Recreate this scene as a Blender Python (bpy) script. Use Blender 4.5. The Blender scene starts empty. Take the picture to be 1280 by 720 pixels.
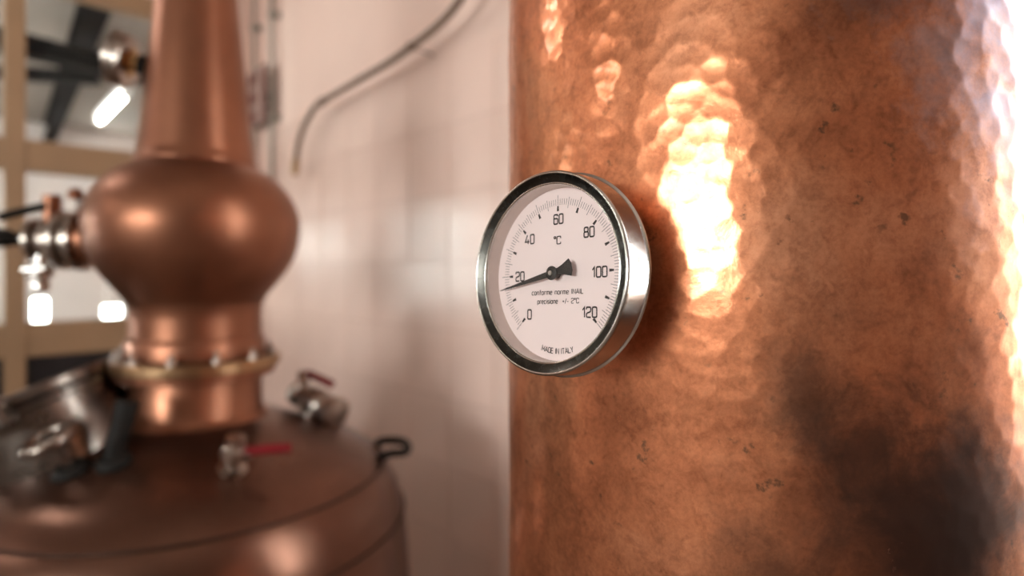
import bpy, bmesh, math, random
import numpy as np
from mathutils import Vector, Matrix

random.seed(7)
rng = np.random.default_rng(11)
SC = bpy.context.scene
COL = SC.collection
R_ = math.radians
YAW = R_(-43.8)
EYE = 1.5

# ---------------------------------------------------------------- camera
cam = bpy.data.cameras.new('camera')
cam.sensor_width = 36.0
cam.lens = 750 / 1280 * 36.0
cam.shift_y = -20 / 1280
cam.clip_start = 0.02
cam.dof.use_dof = True
cam.dof.focus_distance = 0.308
cam.dof.aperture_fstop = 3.2
cam_o = bpy.data.objects.new('camera', cam)
cam_o.location = (0, 0, EYE)
cam_o.rotation_euler = (R_(90), 0, YAW)
COL.objects.link(cam_o)
SC.camera = cam_o

# ---------------------------------------------------------------- sky, exposure
world = bpy.data.worlds.new('overcast_sky')
SC.world = world
world.use_nodes = True
wn = world.node_tree.nodes['Background']
wn.inputs['Color'].default_value = (1.0, 0.975, 0.965, 1)
wn.inputs['Strength'].default_value = 20.0
vs = SC.view_settings
vs.view_transform = 'Standard'
vs.look = 'None'
vs.gamma = 1.0
vs.use_curve_mapping = False
vs.exposure = 0.66
SC.cycles.use_denoising = True
SC.cycles.blur_glossy = 0.6
SC.cycles.sample_clamp_indirect = 12.0


def portal(name, loc, rot, sx, sy):
    l = bpy.data.lights.new(name, 'AREA')
    l.shape = 'RECTANGLE'
    l.size = sx
    l.size_y = sy
    l.cycles.is_portal = True
    o = bpy.data.objects.new(name, l)
    o.location = loc
    o.rotation_euler = rot
    COL.objects.link(o)


# room: X = into the tiled wall, Y = into the glazed wall
XR, YF, XL, YB, ZT = 1.076, 2.87, -3.8, -4.2, 3.3
WL = (-1.25, 0.72, 1.56, 2.36)       # window in wall_left: y0 y1 z0 z1
WR = (-3.0, -0.22, 1.14, 2.75)       # window in wall_right
FX0, FX1, FY0, FY1, FZ = -3.0, 4.2, 3.07, 9.3, 3.32   # hall beyond the glass
WFL = (4.6, 7.4, 1.0, 2.6)           # window of the hall's left wall
portal('daylight_window_left', (XL - 0.12, (WL[0] + WL[1]) / 2, (WL[2] + WL[3]) / 2), (0, R_(-90), 0), WL[3] - WL[2], WL[1] - WL[0])
portal('daylight_window_right', (XR + 0.2, (WR[0] + WR[1]) / 2, (WR[2] + WR[3]) / 2), (0, R_(90), 0), WR[3] - WR[2], WR[1] - WR[0])
portal('daylight_window_hall', (FX0 - 0.12, (WFL[0] + WFL[1]) / 2, (WFL[2] + WFL[3]) / 2), (0, R_(-90), 0), WFL[3] - WFL[2], WFL[1] - WFL[0])


# ---------------------------------------------------------------- materials
MATS = {}


def nodes_of(name):
    m = bpy.data.materials.new(name)
    m.use_nodes = True
    nt = m.node_tree
    return m, nt, nt.nodes['Principled BSDF']


def L(nt, a, b):
    nt.links.new(a, b)


def noise(nt, vec, scale, detail=4, rough=0.55, dist=0.0):
    n = nt.nodes.new('ShaderNodeTexNoise')
    n.inputs['Scale'].default_value = scale
    n.inputs['Detail'].default_value = detail
    n.inputs['Roughness'].default_value = rough
    n.inputs['Distortion'].default_value = dist
    L(nt, vec, n.inputs['Vector'])
    return n.outputs['Fac']


def ramp(nt, fac, stops):
    r = nt.nodes.new('ShaderNodeValToRGB')
    el = r.color_ramp.elements
    while len(el) < len(stops):
        el.new(0.5)
    for e, (p, c) in zip(el, stops):
        e.position = p
        e.color = (*c, 1) if len(c) == 3 else c
    L(nt, fac, r.inputs['Fac'])
    return r.outputs['Color']


def mix(nt, fac, a, b, mode='MIX'):
    m = nt.nodes.new('ShaderNodeMix')
    m.data_type = 'RGBA'
    m.blend_type = mode
    for s, k in ((fac, 0), (a, 6), (b, 7)):
        if isinstance(s, (int, float)):
            m.inputs[k].default_value = s
        elif isinstance(s, tuple):
            m.inputs[k].default_value = (*s, 1)
        else:
            L(nt, s, m.inputs[k])
    return m.outputs[2]


def obj_coord(nt, scale=(1, 1, 1)):
    tc = nt.nodes.new('ShaderNodeTexCoord')
    mp = nt.nodes.new('ShaderNodeMapping')
    mp.inputs['Scale'].default_value = scale
    L(nt, tc.outputs['Object'], mp.inputs['Vector'])
    return mp.outputs['Vector']


def maprange(nt, fac, a, b, c, d):
    n = nt.nodes.new('ShaderNodeMapRange')
    n.inputs[1].default_value = a
    n.inputs[2].default_value = b
    n.inputs[3].default_value = c
    n.inputs[4].default_value = d
    L(nt, fac, n.inputs[0])
    return n.outputs[0]


def bump(nt, height, strength, dist):
    b = nt.nodes.new('ShaderNodeBump')
    b.inputs['Strength'].default_value = strength
    b.inputs['Distance'].default_value = dist
    L(nt, height, b.inputs['Height'])
    return b.outputs['Normal']


def simple(name, col, rough=0.5, metal=0.0, var=0.12, scale=8.0, bump_s=0.0, spec=0.5):
    m, nt, p = nodes_of(name)
    v = obj_coord(nt)
    n = noise(nt, v, scale)
    d = tuple(c * (1 - var) for c in col)
    e = tuple(min(1, c * (1 + var * 0.6)) for c in col)
    L(nt, ramp(nt, n, [(0.3, d), (0.7, e)]), p.inputs['Base Color'])
    p.inputs['Metallic'].default_value = metal
    L(nt, maprange(nt, n, 0.3, 0.7, max(0.02, rough * 0.85), min(1, rough * 1.15)), p.inputs['Roughness'])
    p.inputs['Specular IOR Level'].default_value = spec
    if bump_s:
        L(nt, bump(nt, noise(nt, v, scale * 6), bump_s, 0.002), p.inputs['Normal'])
    MATS[name] = m
    return m


def emit(name, col, s):
    m, nt, p = nodes_of(name)
    p.inputs['Base Color'].default_value = (*col, 1)
    p.inputs['Emission Color'].default_value = (*col, 1)
    p.inputs['Emission Strength'].default_value = s
    MATS[name] = m


def glass(name, tint=(1, 1, 1), rough=0.0, f=0.9):
    m = bpy.data.materials.new(name)
    m.use_nodes = True
    nt = m.node_tree
    nt.nodes.clear()
    out = nt.nodes.new('ShaderNodeOutputMaterial')
    tr = nt.nodes.new('ShaderNodeBsdfTransparent')
    tr.inputs['Color'].default_value = (*tint, 1)
    gl = nt.nodes.new('ShaderNodeBsdfGlossy')
    gl.inputs['Roughness'].default_value = rough
    fr = nt.nodes.new('ShaderNodeFresnel')
    fr.inputs['IOR'].default_value = 1.45
    mu = nt.nodes.new('ShaderNodeMath')
    mu.operation = 'MULTIPLY'
    mu.inputs[1].default_value = f
    L(nt, fr.outputs[0], mu.inputs[0])
    mx = nt.nodes.new('ShaderNodeMixShader')
    L(nt, mu.outputs[0], mx.inputs[0])
    L(nt, tr.outputs[0], mx.inputs[1])
    L(nt, gl.outputs[0], mx.inputs[2])
    L(nt, mx.outputs[0], out.inputs['Surface'])
    MATS[name] = m


def column_copper():
    m, nt, p = nodes_of('hammered_copper')
    v = obj_coord(nt)
    vs_ = obj_coord(nt, (1, 1, 0.85))
    big = noise(nt, v, 9, 5, 0.6, 0.4)
    mid = noise(nt, vs_, 34, 10, 0.72, 0.35)
    fine = noise(nt, v, 420, 4, 0.6)
    c1 = ramp(nt, big, [(0.30, (0.56, 0.20, 0.095)), (0.5, (0.88, 0.36, 0.18)), (0.70, (0.97, 0.46, 0.26))])
    c2 = ramp(nt, mid, [(0.32, (0.30, 0.23, 0.21)), (0.47, (0.72, 0.68, 0.66)), (0.62, (1, 1, 1))])
    c = mix(nt, 0.55, c1, c2, 'MULTIPLY')
    c = mix(nt, 0.35, c, ramp(nt, fine, [(0.35, (0.55, 0.5, 0.45)), (0.6, (1, 1, 1))]), 'MULTIPLY')
    c = mix(nt, 0.42, c, ramp(nt, noise(nt, v, 105, 8, 0.7, 0.5), [(0.36, (0.42, 0.33, 0.30)), (0.5, (0.9, 0.88, 0.86)), (0.66, (1, 1, 1))]), 'MULTIPLY')
    # scattered dark oxide specks, clustered
    sp = noise(nt, v, 85, 4, 0.62, 0.1)
    cl = noise(nt, v, 14, 2, 0.5)
    spk = nt.nodes.new('ShaderNodeMath')
    spk.operation = 'MULTIPLY'
    L(nt, maprange(nt, sp, 0.63, 0.70, 0, 0.8), spk.inputs[0])
    L(nt, maprange(nt, cl, 0.46, 0.58, 0, 1), spk.inputs[1])
    c = mix(nt, spk.outputs[0], c, (0.17, 0.10, 0.06))
    # ragged oxide stains, with strip reflection tint and lower-right shade painted in
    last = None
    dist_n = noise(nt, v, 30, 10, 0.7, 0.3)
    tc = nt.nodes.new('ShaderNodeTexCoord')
    for ctr, rad, scol, sfac in STAINS_AND_SHADING:
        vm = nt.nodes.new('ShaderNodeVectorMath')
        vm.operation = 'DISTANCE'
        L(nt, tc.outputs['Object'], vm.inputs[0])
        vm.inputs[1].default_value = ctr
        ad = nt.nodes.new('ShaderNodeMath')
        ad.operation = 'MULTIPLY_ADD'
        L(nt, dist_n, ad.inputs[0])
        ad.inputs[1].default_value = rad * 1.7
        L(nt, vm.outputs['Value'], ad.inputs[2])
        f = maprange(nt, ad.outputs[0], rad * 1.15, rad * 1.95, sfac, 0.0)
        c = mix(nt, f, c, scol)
    L(nt, c, p.inputs['Base Color'])
    p.inputs['Metallic'].default_value = 0.93
    p.inputs['Coat Weight'].default_value = 0.4
    p.inputs['Coat Roughness'].default_value = 0.09
    rg = nt.nodes.new('ShaderNodeMath')
    rg.operation = 'ADD'
    L(nt, maprange(nt, big, 0.3, 0.7, 0.22, 0.14), rg.inputs[0])
    L(nt, maprange(nt, mid, 0.3, 0.7, 0.08, -0.03), rg.inputs[1])
    L(nt, rg.outputs[0], p.inputs['Roughness'])
    hsum = nt.nodes.new('ShaderNodeMath')
    hsum.operation = 'MULTIPLY_ADD'
    L(nt, noise(nt, v, 130, 6, 0.7), hsum.inputs[0])
    hsum.inputs[1].default_value = 1.6
    L(nt, fine, hsum.inputs[2])
    bn = bump(nt, hsum.outputs[0], 0.085, 0.0007)
    L(nt, bn, p.inputs['Normal'])
    # worn skin: a satin lobe over the polished one
    p2 = nt.nodes.new('ShaderNodeBsdfPrincipled')
    L(nt, c, p2.inputs['Base Color'])
    p2.inputs['Metallic'].default_value = 0.93
    p2.inputs['Roughness'].default_value = 0.5
    mxs = nt.nodes.new('ShaderNodeMixShader')
    mxs.inputs[0].default_value = 0.38
    L(nt, p.outputs[0], mxs.inputs[1])
    L(nt, p2.outputs[0], mxs.inputs[2])
    L(nt, mxs.outputs[0], nt.nodes['Material Output'].inputs['Surface'])
    MATS['hammered_copper'] = m


def still_copper(name, c0, c1, r0, r1):
    m, nt, p = nodes_of(name)
    v = obj_coord(nt)
    big = noise(nt, v, 5, 5, 0.6, 0.3)
    c = ramp(nt, big, [(0.3, c0), (0.7, c1)])
    L(nt, c, p.inputs['Base Color'])
    p.inputs['Metallic'].default_value = 0.9
    L(nt, maprange(nt, big, 0.3, 0.7, r0, r1), p.inputs['Roughness'])
    MATS[name] = m


# column axis (world x, y) and radius
CX, CY, CR = 0.4609, 0.2133, 0.1875


def on_column(x, y, z):
    return (x - CX, y - CY, z)


STAINS_AND_SHADING = [((-0.02, -0.19, 1.66), 0.135, (0.44, 0.415, 0.47), 0.95),  # grey tarnish, its paint also neutralises the window strip reflected here
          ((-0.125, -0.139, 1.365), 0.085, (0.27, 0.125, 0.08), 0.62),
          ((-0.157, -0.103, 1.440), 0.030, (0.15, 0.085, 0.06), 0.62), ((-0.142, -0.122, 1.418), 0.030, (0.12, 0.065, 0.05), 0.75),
          ((-0.120, -0.144, 1.375), 0.055, (0.10, 0.06, 0.05), 0.85), ((-0.098, -0.160, 1.385), 0.050, (0.10, 0.06, 0.05), 0.85),  # dark oxide, with the shaded lower-right reflection painted into it
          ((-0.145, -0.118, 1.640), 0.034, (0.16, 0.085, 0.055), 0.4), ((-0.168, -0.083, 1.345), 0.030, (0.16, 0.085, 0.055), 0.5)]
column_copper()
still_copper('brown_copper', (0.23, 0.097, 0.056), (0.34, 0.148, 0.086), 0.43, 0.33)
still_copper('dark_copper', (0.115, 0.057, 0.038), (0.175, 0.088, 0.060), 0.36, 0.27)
simple('tile_white', (0.93, 0.715, 0.625), 0.22, 0, 0.04, 3.0)
simple('plaster', (0.91, 0.70, 0.61), 0.85, 0, 0.05, 3.0, 0.1)
simple('grout', (0.76, 0.58, 0.50), 0.9, 0, 0.1, 20)
simple('floor_tile', (0.24, 0.17, 0.13), 0.45, 0, 0.2, 5.0)
simple('ceiling_paint', (0.45, 0.37, 0.315), 0.9, 0, 0.08, 2.0)
simple('back_wall_paint', (0.52, 0.37, 0.29), 0.8, 0, 0.1, 2.0)
simple('side_wall_paint', (0.52, 0.42, 0.36), 0.85, 0, 0.08, 2.0)
simple('hall_paint', (0.78, 0.70, 0.66), 0.8, 0, 0.05, 1.5)
simple('hall_ceiling', (0.34, 0.29, 0.25), 0.8, 0, 0.2, 2.5)
simple('frame_beige', (0.40, 0.265, 0.155), 0.45, 0, 0.08, 6.0)
simple('dark_panel', (0.016, 0.016, 0.018), 0.35, 0, 0.2, 6.0)
simple('steel', (0.66, 0.64, 0.61), 0.16, 1.0, 0.06, 40)
simple('bezel_dark_reflection', (0.06, 0.058, 0.052), 0.26, 1.0, 0.15, 220)  # steel chamfer with its dark room reflection put into the colour
simple('bezel_steel', (0.60, 0.575, 0.53), 0.17, 1.0, 0.08, 160)
simple('fitting_steel', (0.40, 0.35, 0.31), 0.30, 1.0, 0.1, 40)
simple('seam_copper', (0.06, 0.03, 0.02), 0.55, 0.8, 0.1, 30)
simple('dark_steel', (0.20, 0.175, 0.155), 0.30, 1.0, 0.1, 30)
simple('satin_steel', (0.60, 0.58, 0.55), 0.30, 1.0, 0.08, 60)
simple('bronze', (0.40, 0.255, 0.14), 0.34, 1.0, 0.1, 30)
simple('brass', (0.62, 0.42, 0.20), 0.28, 1.0, 0.1, 30)
simple('black_rubber', (0.010, 0.009, 0.008), 0.6, 0, 0.2, 20, spec=0.25)
simple('needle_black', (0.018, 0.017, 0.015), 0.5, 0, 0.2, 200)
simple('ink_black', (0.022, 0.018, 0.016), 0.7, 0, 0.1, 200)
simple('dial_white', (0.93, 0.80, 0.785), 0.55, 0, 0.015, 30)
simple('ring_grey', (0.70, 0.60, 0.55), 0.5, 0, 0.05, 60)
simple('lever_red', (0.19, 0.008, 0.012), 0.65, 0, 0.1, 30, spec=0.2)
simple('pipe_tan', (0.19, 0.125, 0.085), 0.4, 0.3, 0.15, 12)
simple('conduit_grey', (0.30, 0.28, 0.235), 0.5, 0, 0.1, 12)
simple('sign_red', (0.13, 0.03, 0.024), 0.5, 0, 0.1, 12)
simple('sign_white', (0.36, 0.24, 0.20), 0.5, 0, 0.05, 12)
simple('beam_black', (0.007, 0.007, 0.007), 0.8, 0, 0.2, 8, spec=0.1)
simple('lamp_body', (0.7, 0.7, 0.68), 0.5, 0, 0.05, 8)
simple('dark_wood', (0.05, 0.03, 0.02), 0.5, 0, 0.25, 9)


def cloth(name, col, tr):
    m = bpy.data.materials.new(name)
    m.use_nodes = True
    nt = m.node_tree
    nt.nodes.clear()
    out = nt.nodes.new('ShaderNodeOutputMaterial')
    d = nt.nodes.new('ShaderNodeBsdfDiffuse')
    d.inputs['Color'].default_value = (*col, 1)
    t = nt.nodes.new('ShaderNodeBsdfTranslucent')
    t.inputs['Color'].default_value = (*tr, 1)
    a = nt.nodes.new('ShaderNodeAddShader')
    L(nt, d.outputs[0], a.inputs[0])
    L(nt, t.outputs[0], a.inputs[1])
    L(nt, a.outputs[0], out.inputs['Surface'])
    MATS[name] = m


cloth('added_blind_cloth', (0.6, 0.58, 0.6), (0.13, 0.15, 0.185))  # added unseen cloth, translucency set for the strip reflected in the column
cloth('added_blind_lining', (0.6, 0.5, 0.44), (0.055, 0.05, 0.05))
emit('lamp_tube', (1.0, 0.93, 0.86), 22.0)
glass('pane_glass', (0.93, 0.95, 0.94), 0.0, 0.5)
glass('dial_glass', (0.985, 0.985, 0.98), 0.0, 0.8)


# ---------------------------------------------------------------- mesh helpers
def tag(o, label=None, cat=None, group=None, kind=None):
    for k, val in (('label', label), ('category', cat), ('group', group), ('kind', kind)):
        if val:
            o[k] = val
    return o


def add(name, mesh, mat, parent=None):
    o = bpy.data.objects.new(name, mesh)
    if mat and not mesh.materials:
        mesh.materials.append(MATS[mat])
    COL.objects.link(o)
    if parent:
        o.parent = parent
    return o


def empty(name, loc, rot=(0, 0, 0), parent=None):
    o = bpy.data.objects.new(name, None)
    o.empty_display_size = 0.05
    o.location = loc
    o.rotation_euler = rot
    COL.objects.link(o)
    if parent:
        o.parent = parent
    return o


def bm_mesh(bm, name, smooth=True, angle=35):
    bmesh.ops.recalc_face_normals(bm, faces=bm.faces)
    if smooth:
        for f in bm.faces:
            f.smooth = True
        for e in bm.edges:
            if len(e.link_faces) == 2 and e.calc_face_angle(0) > R_(angle):
                e.smooth = False
    me = bpy.data.meshes.new(name)
    bm.to_mesh(me)
    bm.free()
    return me


def lathe_into(bm, prof, seg=48, M=Matrix()):
    rings = []
    for r, z in prof:
        if r < 1e-6:
            rings.append([bm.verts.new(M @ Vector((0, 0, z)))])
        else:
            rings.append([bm.verts.new(M @ Vector((r * math.cos(2 * math.pi * i / seg), r * math.sin(2 * math.pi * i / seg), z))) for i in range(seg)])
    for a, b in zip(rings, rings[1:]):
        if len(a) == 1 and len(b) == 1:
            continue
        for i in range(seg):
            j = (i + 1) % seg
            if len(a) == 1:
                bm.faces.new((a[0], b[j], b[i]))
            elif len(b) == 1:
                bm.faces.new((a[i], a[j], b[0]))
            else:
                bm.faces.new((a[i], a[j], b[j], b[i]))


def lathe(prof, seg=48, M=Matrix(), name='lathe', angle=35):
    bm = bmesh.new()
    lathe_into(bm, prof, seg, M)
    return bm_mesh(bm, name, True, angle)


def frame_to(axis, origin=(0, 0, 0)):
    z = Vector(axis).normalized()
    q = z.to_track_quat('Z', 'Y')
    return Matrix.Translation(origin) @ q.to_matrix().to_4x4()


def box_into(bm, lo, hi, M=Matrix(), bev=0.0):
    x0, y0, z0 = lo
    x1, y1, z1 = hi
    vsx = [bm.verts.new(M @ Vector(p)) for p in ((x0, y0, z0), (x1, y0, z0), (x1, y1, z0), (x0, y1, z0), (x0, y0, z1), (x1, y0, z1), (x1, y1, z1), (x0, y1, z1))]
    fs = [bm.faces.new([vsx[i] for i in q]) for q in ((0, 3, 2, 1), (4, 5, 6, 7), (0, 1, 5, 4), (1, 2, 6, 5), (2, 3, 7, 6), (3, 0, 4, 7))]
    if bev:
        es = list({e for f in fs for e in f.edges})
        bmesh.ops.bevel(bm, geom=es, offset=bev, segments=2, affect='EDGES', profile=0.5)


def box(lo, hi, M=Matrix(), bev=0.0, name='box'):
    bm = bmesh.new()
    box_into(bm, lo, hi, M, bev)
    return bm_mesh(bm, name, False)


def smooth_path(pts, n=8):
    P = [Vector(p) for p in pts]
    P = [P[0] * 2 - P[1]] + P + [P[-1] * 2 - P[-2]]
    out = []
    for i in range(1, len(P) - 2):
        for k in range(n):
            t = k / n
            a, b, c, d = P[i - 1], P[i], P[i + 1], P[i + 2]
            out.append(0.5 * ((2 * b) + (c - a) * t + (2 * a - 5 * b + 4 * c - d) * t * t + (3 * b - a - 3 * c + d) * t ** 3))
    out.append(P[-2])
    return out


def tube_into(bm, pts, rad, seg=12, closed=False):
    pts = [Vector(p) for p in pts]
    n = len(pts)
    rads = rad if isinstance(rad, (list, tuple)) else [rad] * n
    rings = []
    prev = None
    for i, p in enumerate(pts):
        if closed:
            t = pts[(i + 1) % n] - pts[i - 1]
        else:
            t = pts[min(i + 1, n - 1)] - pts[max(i - 1, 0)]
        t.normalize()
        if prev is None:
            ref = Vector((0, 0, 1)) if abs(t.z) < 0.9 else Vector((1, 0, 0))
            x = t.cross(ref).normalized()
        else:
            x = (prev - t * prev.dot(t)).normalized()
        prev = x
        y = t.cross(x)
        rings.append([bm.verts.new(p + (x * math.cos(2 * math.pi * k / seg) + y * math.sin(2 * math.pi * k / seg)) * rads[i]) for k in range(seg)])
    for i in range(n if closed else n - 1):
        a, b = rings[i], rings[(i + 1) % n]
        for k in range(seg):
            j = (k + 1) % seg
            bm.faces.new((a[k], a[j], b[j], b[k]))
    if not closed:
        bm.faces.new(rings[0][::-1])
        bm.faces.new(rings[-1])


def tube(pts, rad, seg=12, closed=False, name='tube'):
    bm = bmesh.new()
    tube_into(bm, pts, rad, seg, closed)
    return bm_mesh(bm, name, True, 40)


def ring_pts(center, axis, r, n=40, a0=0, a1=2 * math.pi):
    M = frame_to(axis, center)
    full = abs(a1 - a0 - 2 * math.pi) < 1e-6
    m = n if full else n + 1
    return [M @ Vector((r * math.cos(a0 + (a1 - a0) * i / n), r * math.sin(a0 + (a1 - a0) * i / n), 0)) for i in range(m)]


def wall_with_opening(axis, at0, at1, u0, u1, z0, z1, hole):
    """boxes around a rectangular hole; axis 'x' or 'y' is the wall's normal"""
    bm = bmesh.new()
    h0, h1, hz0, hz1 = hole
    rects = [(u0, h0, z0, z1), (h1, u1, z0, z1), (h0, h1, z0, hz0), (h0, h1, hz1, z1)]
    for a, b, c, d in rects:
        if b - a < 1e-4 or d - c < 1e-4:
            continue
        if axis == 'x':
            box_into(bm, (at0, a, c), (at1, b, d))
        else:
            box_into(bm, (a, at0, c), (b, at1, d))
    return bm_mesh(bm, 'wall', False)


# ---------------------------------------------------------------- room shell
def struct(name, me, mat, parent=None):
    o = add(name, me, mat, parent)
    if not parent:
        o['kind'] = 'structure'
    return o


floor = struct('floor', box((XL - 0.2, YB - 0.2, -0.1), (XR + 0.2, YF + 0.2, 0)), 'floor_tile')
ceil = struct('ceiling', box((XL - 0.2, YB - 0.2, ZT), (XR + 0.2, YF + 0.2, ZT + 0.1)), 'ceiling_paint')
wall_right = struct('wall_right', wall_with_opening('x', XR + 0.006, XR + 0.2, YB - 0.2, YF + 0.2, 0, ZT, WR), 'plaster')
wall_left = struct('wall_left', wall_with_opening('x', XL - 0.2, XL, YB - 0.2, YF + 0.2, 0, ZT, WL), 'side_wall_paint')
wall_back = struct('wall_back', box((XL, YB - 0.2, 0), (XR, YB, ZT)), 'back_wall_paint')
WF = (-1.84, 0.92, 0.0, 2.66)
wall_front = struct('wall_front', wall_with_opening('y', YF, YF + 0.18, XL, XR + 0.006, 0, ZT, WF), 'plaster')
struct('baseboard_right', box((XR - 0.006, -0.2, 0), (XR + 0.006, YF, 0.128), bev=0.003), 'grout')

# glazed wall tiles, one object each
TS, TG = 0.2, 0.003
tile_me = box((-0.008, -TS / 2 + TG / 2, -TS / 2 + TG / 2), (0.0, TS / 2 - TG / 2, TS / 2 - TG / 2), bev=0.0007, name='tile')
tile_me.materials.append(MATS['tile_white'])
cut = 0.08
tile_cut = box((-0.008, -cut / 2 + TG / 2, -TS / 2 + TG / 2), (0.0, cut / 2 - TG / 2, TS / 2 - TG / 2), bev=0.0007, name='tile_cut')
tile_cut.materials.append(MATS['tile_white'])
gr = struct('grout_bed', box((XR + 0.0025, -0.01, 0.13), (XR + 0.0065, YF, 2.13)), 'grout', wall_right)
for i in range(15):
    for j in range(10):
        y = -0.01 + 0.2 * i + (TS / 2 if i < 14 else cut / 2)
        t = bpy.data.objects.new('tile', tile_me if i < 14 else tile_cut)
        COL.objects.link(t)
        t.parent = wall_right
        t.location = (XR + 0.008, y, 0.13 + TS / 2 + 0.2 * j)
        t.rotation_euler = (0, random.uniform(-1, 1) * 0.005, random.uniform(-1, 1) * 0.006)


def window(name, axis, at, hole, nx, nz, depth=0.06, bar=0.05, mat='frame_beige', side=1):
    """framed window filling a wall opening: frame, mullions and one pane per light"""
    u0, u1, z0, z1 = hole
    root = empty(name, (at, (u0 + u1) / 2, z0) if axis == 'x' else ((u0 + u1) / 2, at, z0))
    root['kind'] = 'structure'
    w, h = u1 - u0, z1 - z0

    def bx(a, b, c, d, t0, t1):
        return ((t0, a, c), (t1, b, d)) if axis == 'x' else ((a, t0, c), (b, t1, d))
    for a, b, c, d, nm in ((-w / 2, w / 2, 0, bar, 'sill_rail'), (-w / 2, w / 2, h - bar, h, 'top_rail'), (-w / 2, -w / 2 + bar, bar, h - bar, 'stile'), (w / 2 - bar, w / 2, bar, h - bar, 'stile')):
        add(nm, box(*bx(a, b, c, d, -depth / 2, depth / 2), bev=0.004), mat, root)
    for i in range(1, nx):
        x = -w / 2 + w * i / nx
        add('mullion', box(*bx(x - bar / 2, x + bar / 2, bar, h - bar, -depth / 2, depth / 2), bev=0.004), mat, root)
    for i in range(nx):
        a = -w / 2 + w * i / nx + bar * (1 if i == 0 else 0.5)
        b = -w / 2 + w * (i + 1) / nx - bar * (1 if i == nx - 1 else 0.5)
        add('pane', box(*bx(a, b, bar, h - bar, -0.002, 0.002)), 'pane_glass', root)
    return root


window('window_2', 'x', XL - 0.06, WL, 2, 1)
window('window_3', 'x', XR + 0.13, WR, 4, 1)
added_blind = empty('added_roller_blind', (XR + 0.07, -1.97, 1.62))  # unseen translucent cloth, added to tint the strip reflected in the column
add('cloth', box((-0.002, -1.03, 0.0), (0.002, 1.03, 1.08)), 'added_blind_cloth', added_blind)
add('roller', tube([(0, -1.03, 1.10), (0, 1.03, 1.10)], 0.022, 16), 'lamp_body', added_blind)
add('hem_bar', box((-0.006, -1.03, -0.02), (0.006, 1.03, 0.004)), 'lamp_body', added_blind)
tag(added_blind, 'unseen translucent cloth added to dim the wide window in reflections', 'added_blind')
lower = add('lower_cloth', box((-0.002, -1.03, -0.48), (0.002, 1.03, -0.02)), 'added_blind_lining', added_blind)
added_bench = empty('added_sideboard', (0.86, -1.65, 0))  # unseen dark cabinet, added to darken the column's low reflections
add('carcass', box((-0.2, -1.3, 0.08), (0.2, 1.3, 1.04), bev=0.004), 'dark_wood', added_bench)
add('worktop', box((-0.225, -1.32, 1.04), (0.212, 1.32, 1.08), bev=0.005), 'dark_wood', added_bench)
for k in range(4):
    d = add('door', box((-0.22, -1.28 + 0.645 * k, 0.12), (-0.2, -1.28 + 0.645 * k + 0.62, 1.0), bev=0.003), 'dark_wood', added_bench)
    add('knob', lathe([(0, 0.03), (0.014, 0.026), (0.016, 0.018), (0.007, 0.01), (0.007, 0)], 14, frame_to((-1, 0, 0), (-0.22, -1.28 + 0.645 * k + 0.55, 0.6))), 'brass', d)
for x in (-0.16, 0.16):
    for y in (-1.22, 1.22):
        add('foot', box((x - 0.03, y - 0.03, 0), (x + 0.03, y + 0.03, 0.08)), 'dark_wood', added_bench)
tag(added_bench, 'unseen long dark cabinet added to darken low reflections in the column', 'added_sideboard')

# window_1: the glazed partition with beige stiles, rails and dark kick panels
W1 = empty('window_1', (0, YF + 0.05, 0))
W1['kind'] = 'structure'
stiles = [(0.855, 0.92), (0.178, 0.242), (-0.51, -0.446), (-1.19, -1.126), (-1.84, -1.776)]
rails = [(0.0, 0.12), (1.18, 1.31), (1.88, 2.0), (2.58, 2.66)]
for a, b in stiles:
    add('stile', box((a, -0.035, 0), (b, 0.035, 2.66), bev=0.004), 'frame_beige', W1)
for (b0, b1), (a0, a1) in zip(stiles, stiles[1:]):
    xa, xb = a1, b0
    for z0, z1 in rails:
        add('rail', box((xa, -0.03, z0), (xb, 0.03, z1), bev=0.004), 'frame_beige', W1)
    add('kick_panel', box((xa, -0.012, 0.12), (xb, 0.012, 1.18)), 'dark_panel', W1)
    for z0, z1 in ((1.31, 1.88), (2.0, 2.58)):
        add('pane', box((xa, -0.003, z0), (xb, 0.003, z1)), 'pane_glass', W1)

# hall beyond the partition
struct('floor_hall', box((FX0, FY0, -0.1), (FX1, FY1 + 0.2, 0)), 'floor_tile')
struct('ceiling_hall', box((FX0, FY0 - 0.02, FZ), (FX1, FY1 + 0.2, FZ + 0.1)), 'hall_ceiling')
struct('wall_hall_left', wall_with_opening('x', FX0 - 0.15, FX0, FY0, FY1 + 0.2, 0, FZ, WFL), 'hall_paint')
struct('wall_hall_right', box((FX1, FY0, 0), (FX1 + 0.15, FY1 + 0.2, FZ)), 'hall_paint')
struct('wall_hall_front', wall_with_opening('y', YF + 0.18, FY0, FX0, FX1, 0, FZ, (WF[0], WF[1] + 0.6, 0, 2.9)), 'hall_paint')
bm = bmesh.new()
holes = [(0.82, 1.02, 0.86, 1.20), (1.54, 1.80, 0.88, 1.08), (1.55, 1.84, 2.36, 3.1), (-2.45, -2.15, 1.55, 2.25)]
xs = sorted({FX0, FX1, *[h[0] for h in holes], *[h[1] for h in holes]})
zs = sorted({0, FZ, *[h[2] for h in holes], *[h[3] for h in holes]})
for a, b in zip(xs, xs[1:]):
    for c, d in zip(zs, zs[1:]):
        mx_, mz_ = (a + b) / 2, (c + d) / 2
        if not any(h[0] < mx_ < h[1] and h[2] < mz_ < h[3] for h in holes):
            box_into(bm, (a, FY1, c), (b, FY1 + 0.15, d))
struct('wall_hall_back', bm_mesh(bm, 'wall', False), 'hall_paint')
for k, h in enumerate(holes):
    window('window_%d' % (5 + k), 'y', FY1 + 0.07, h, 1, 1, 0.05, 0.03, 'lamp_body')
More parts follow.
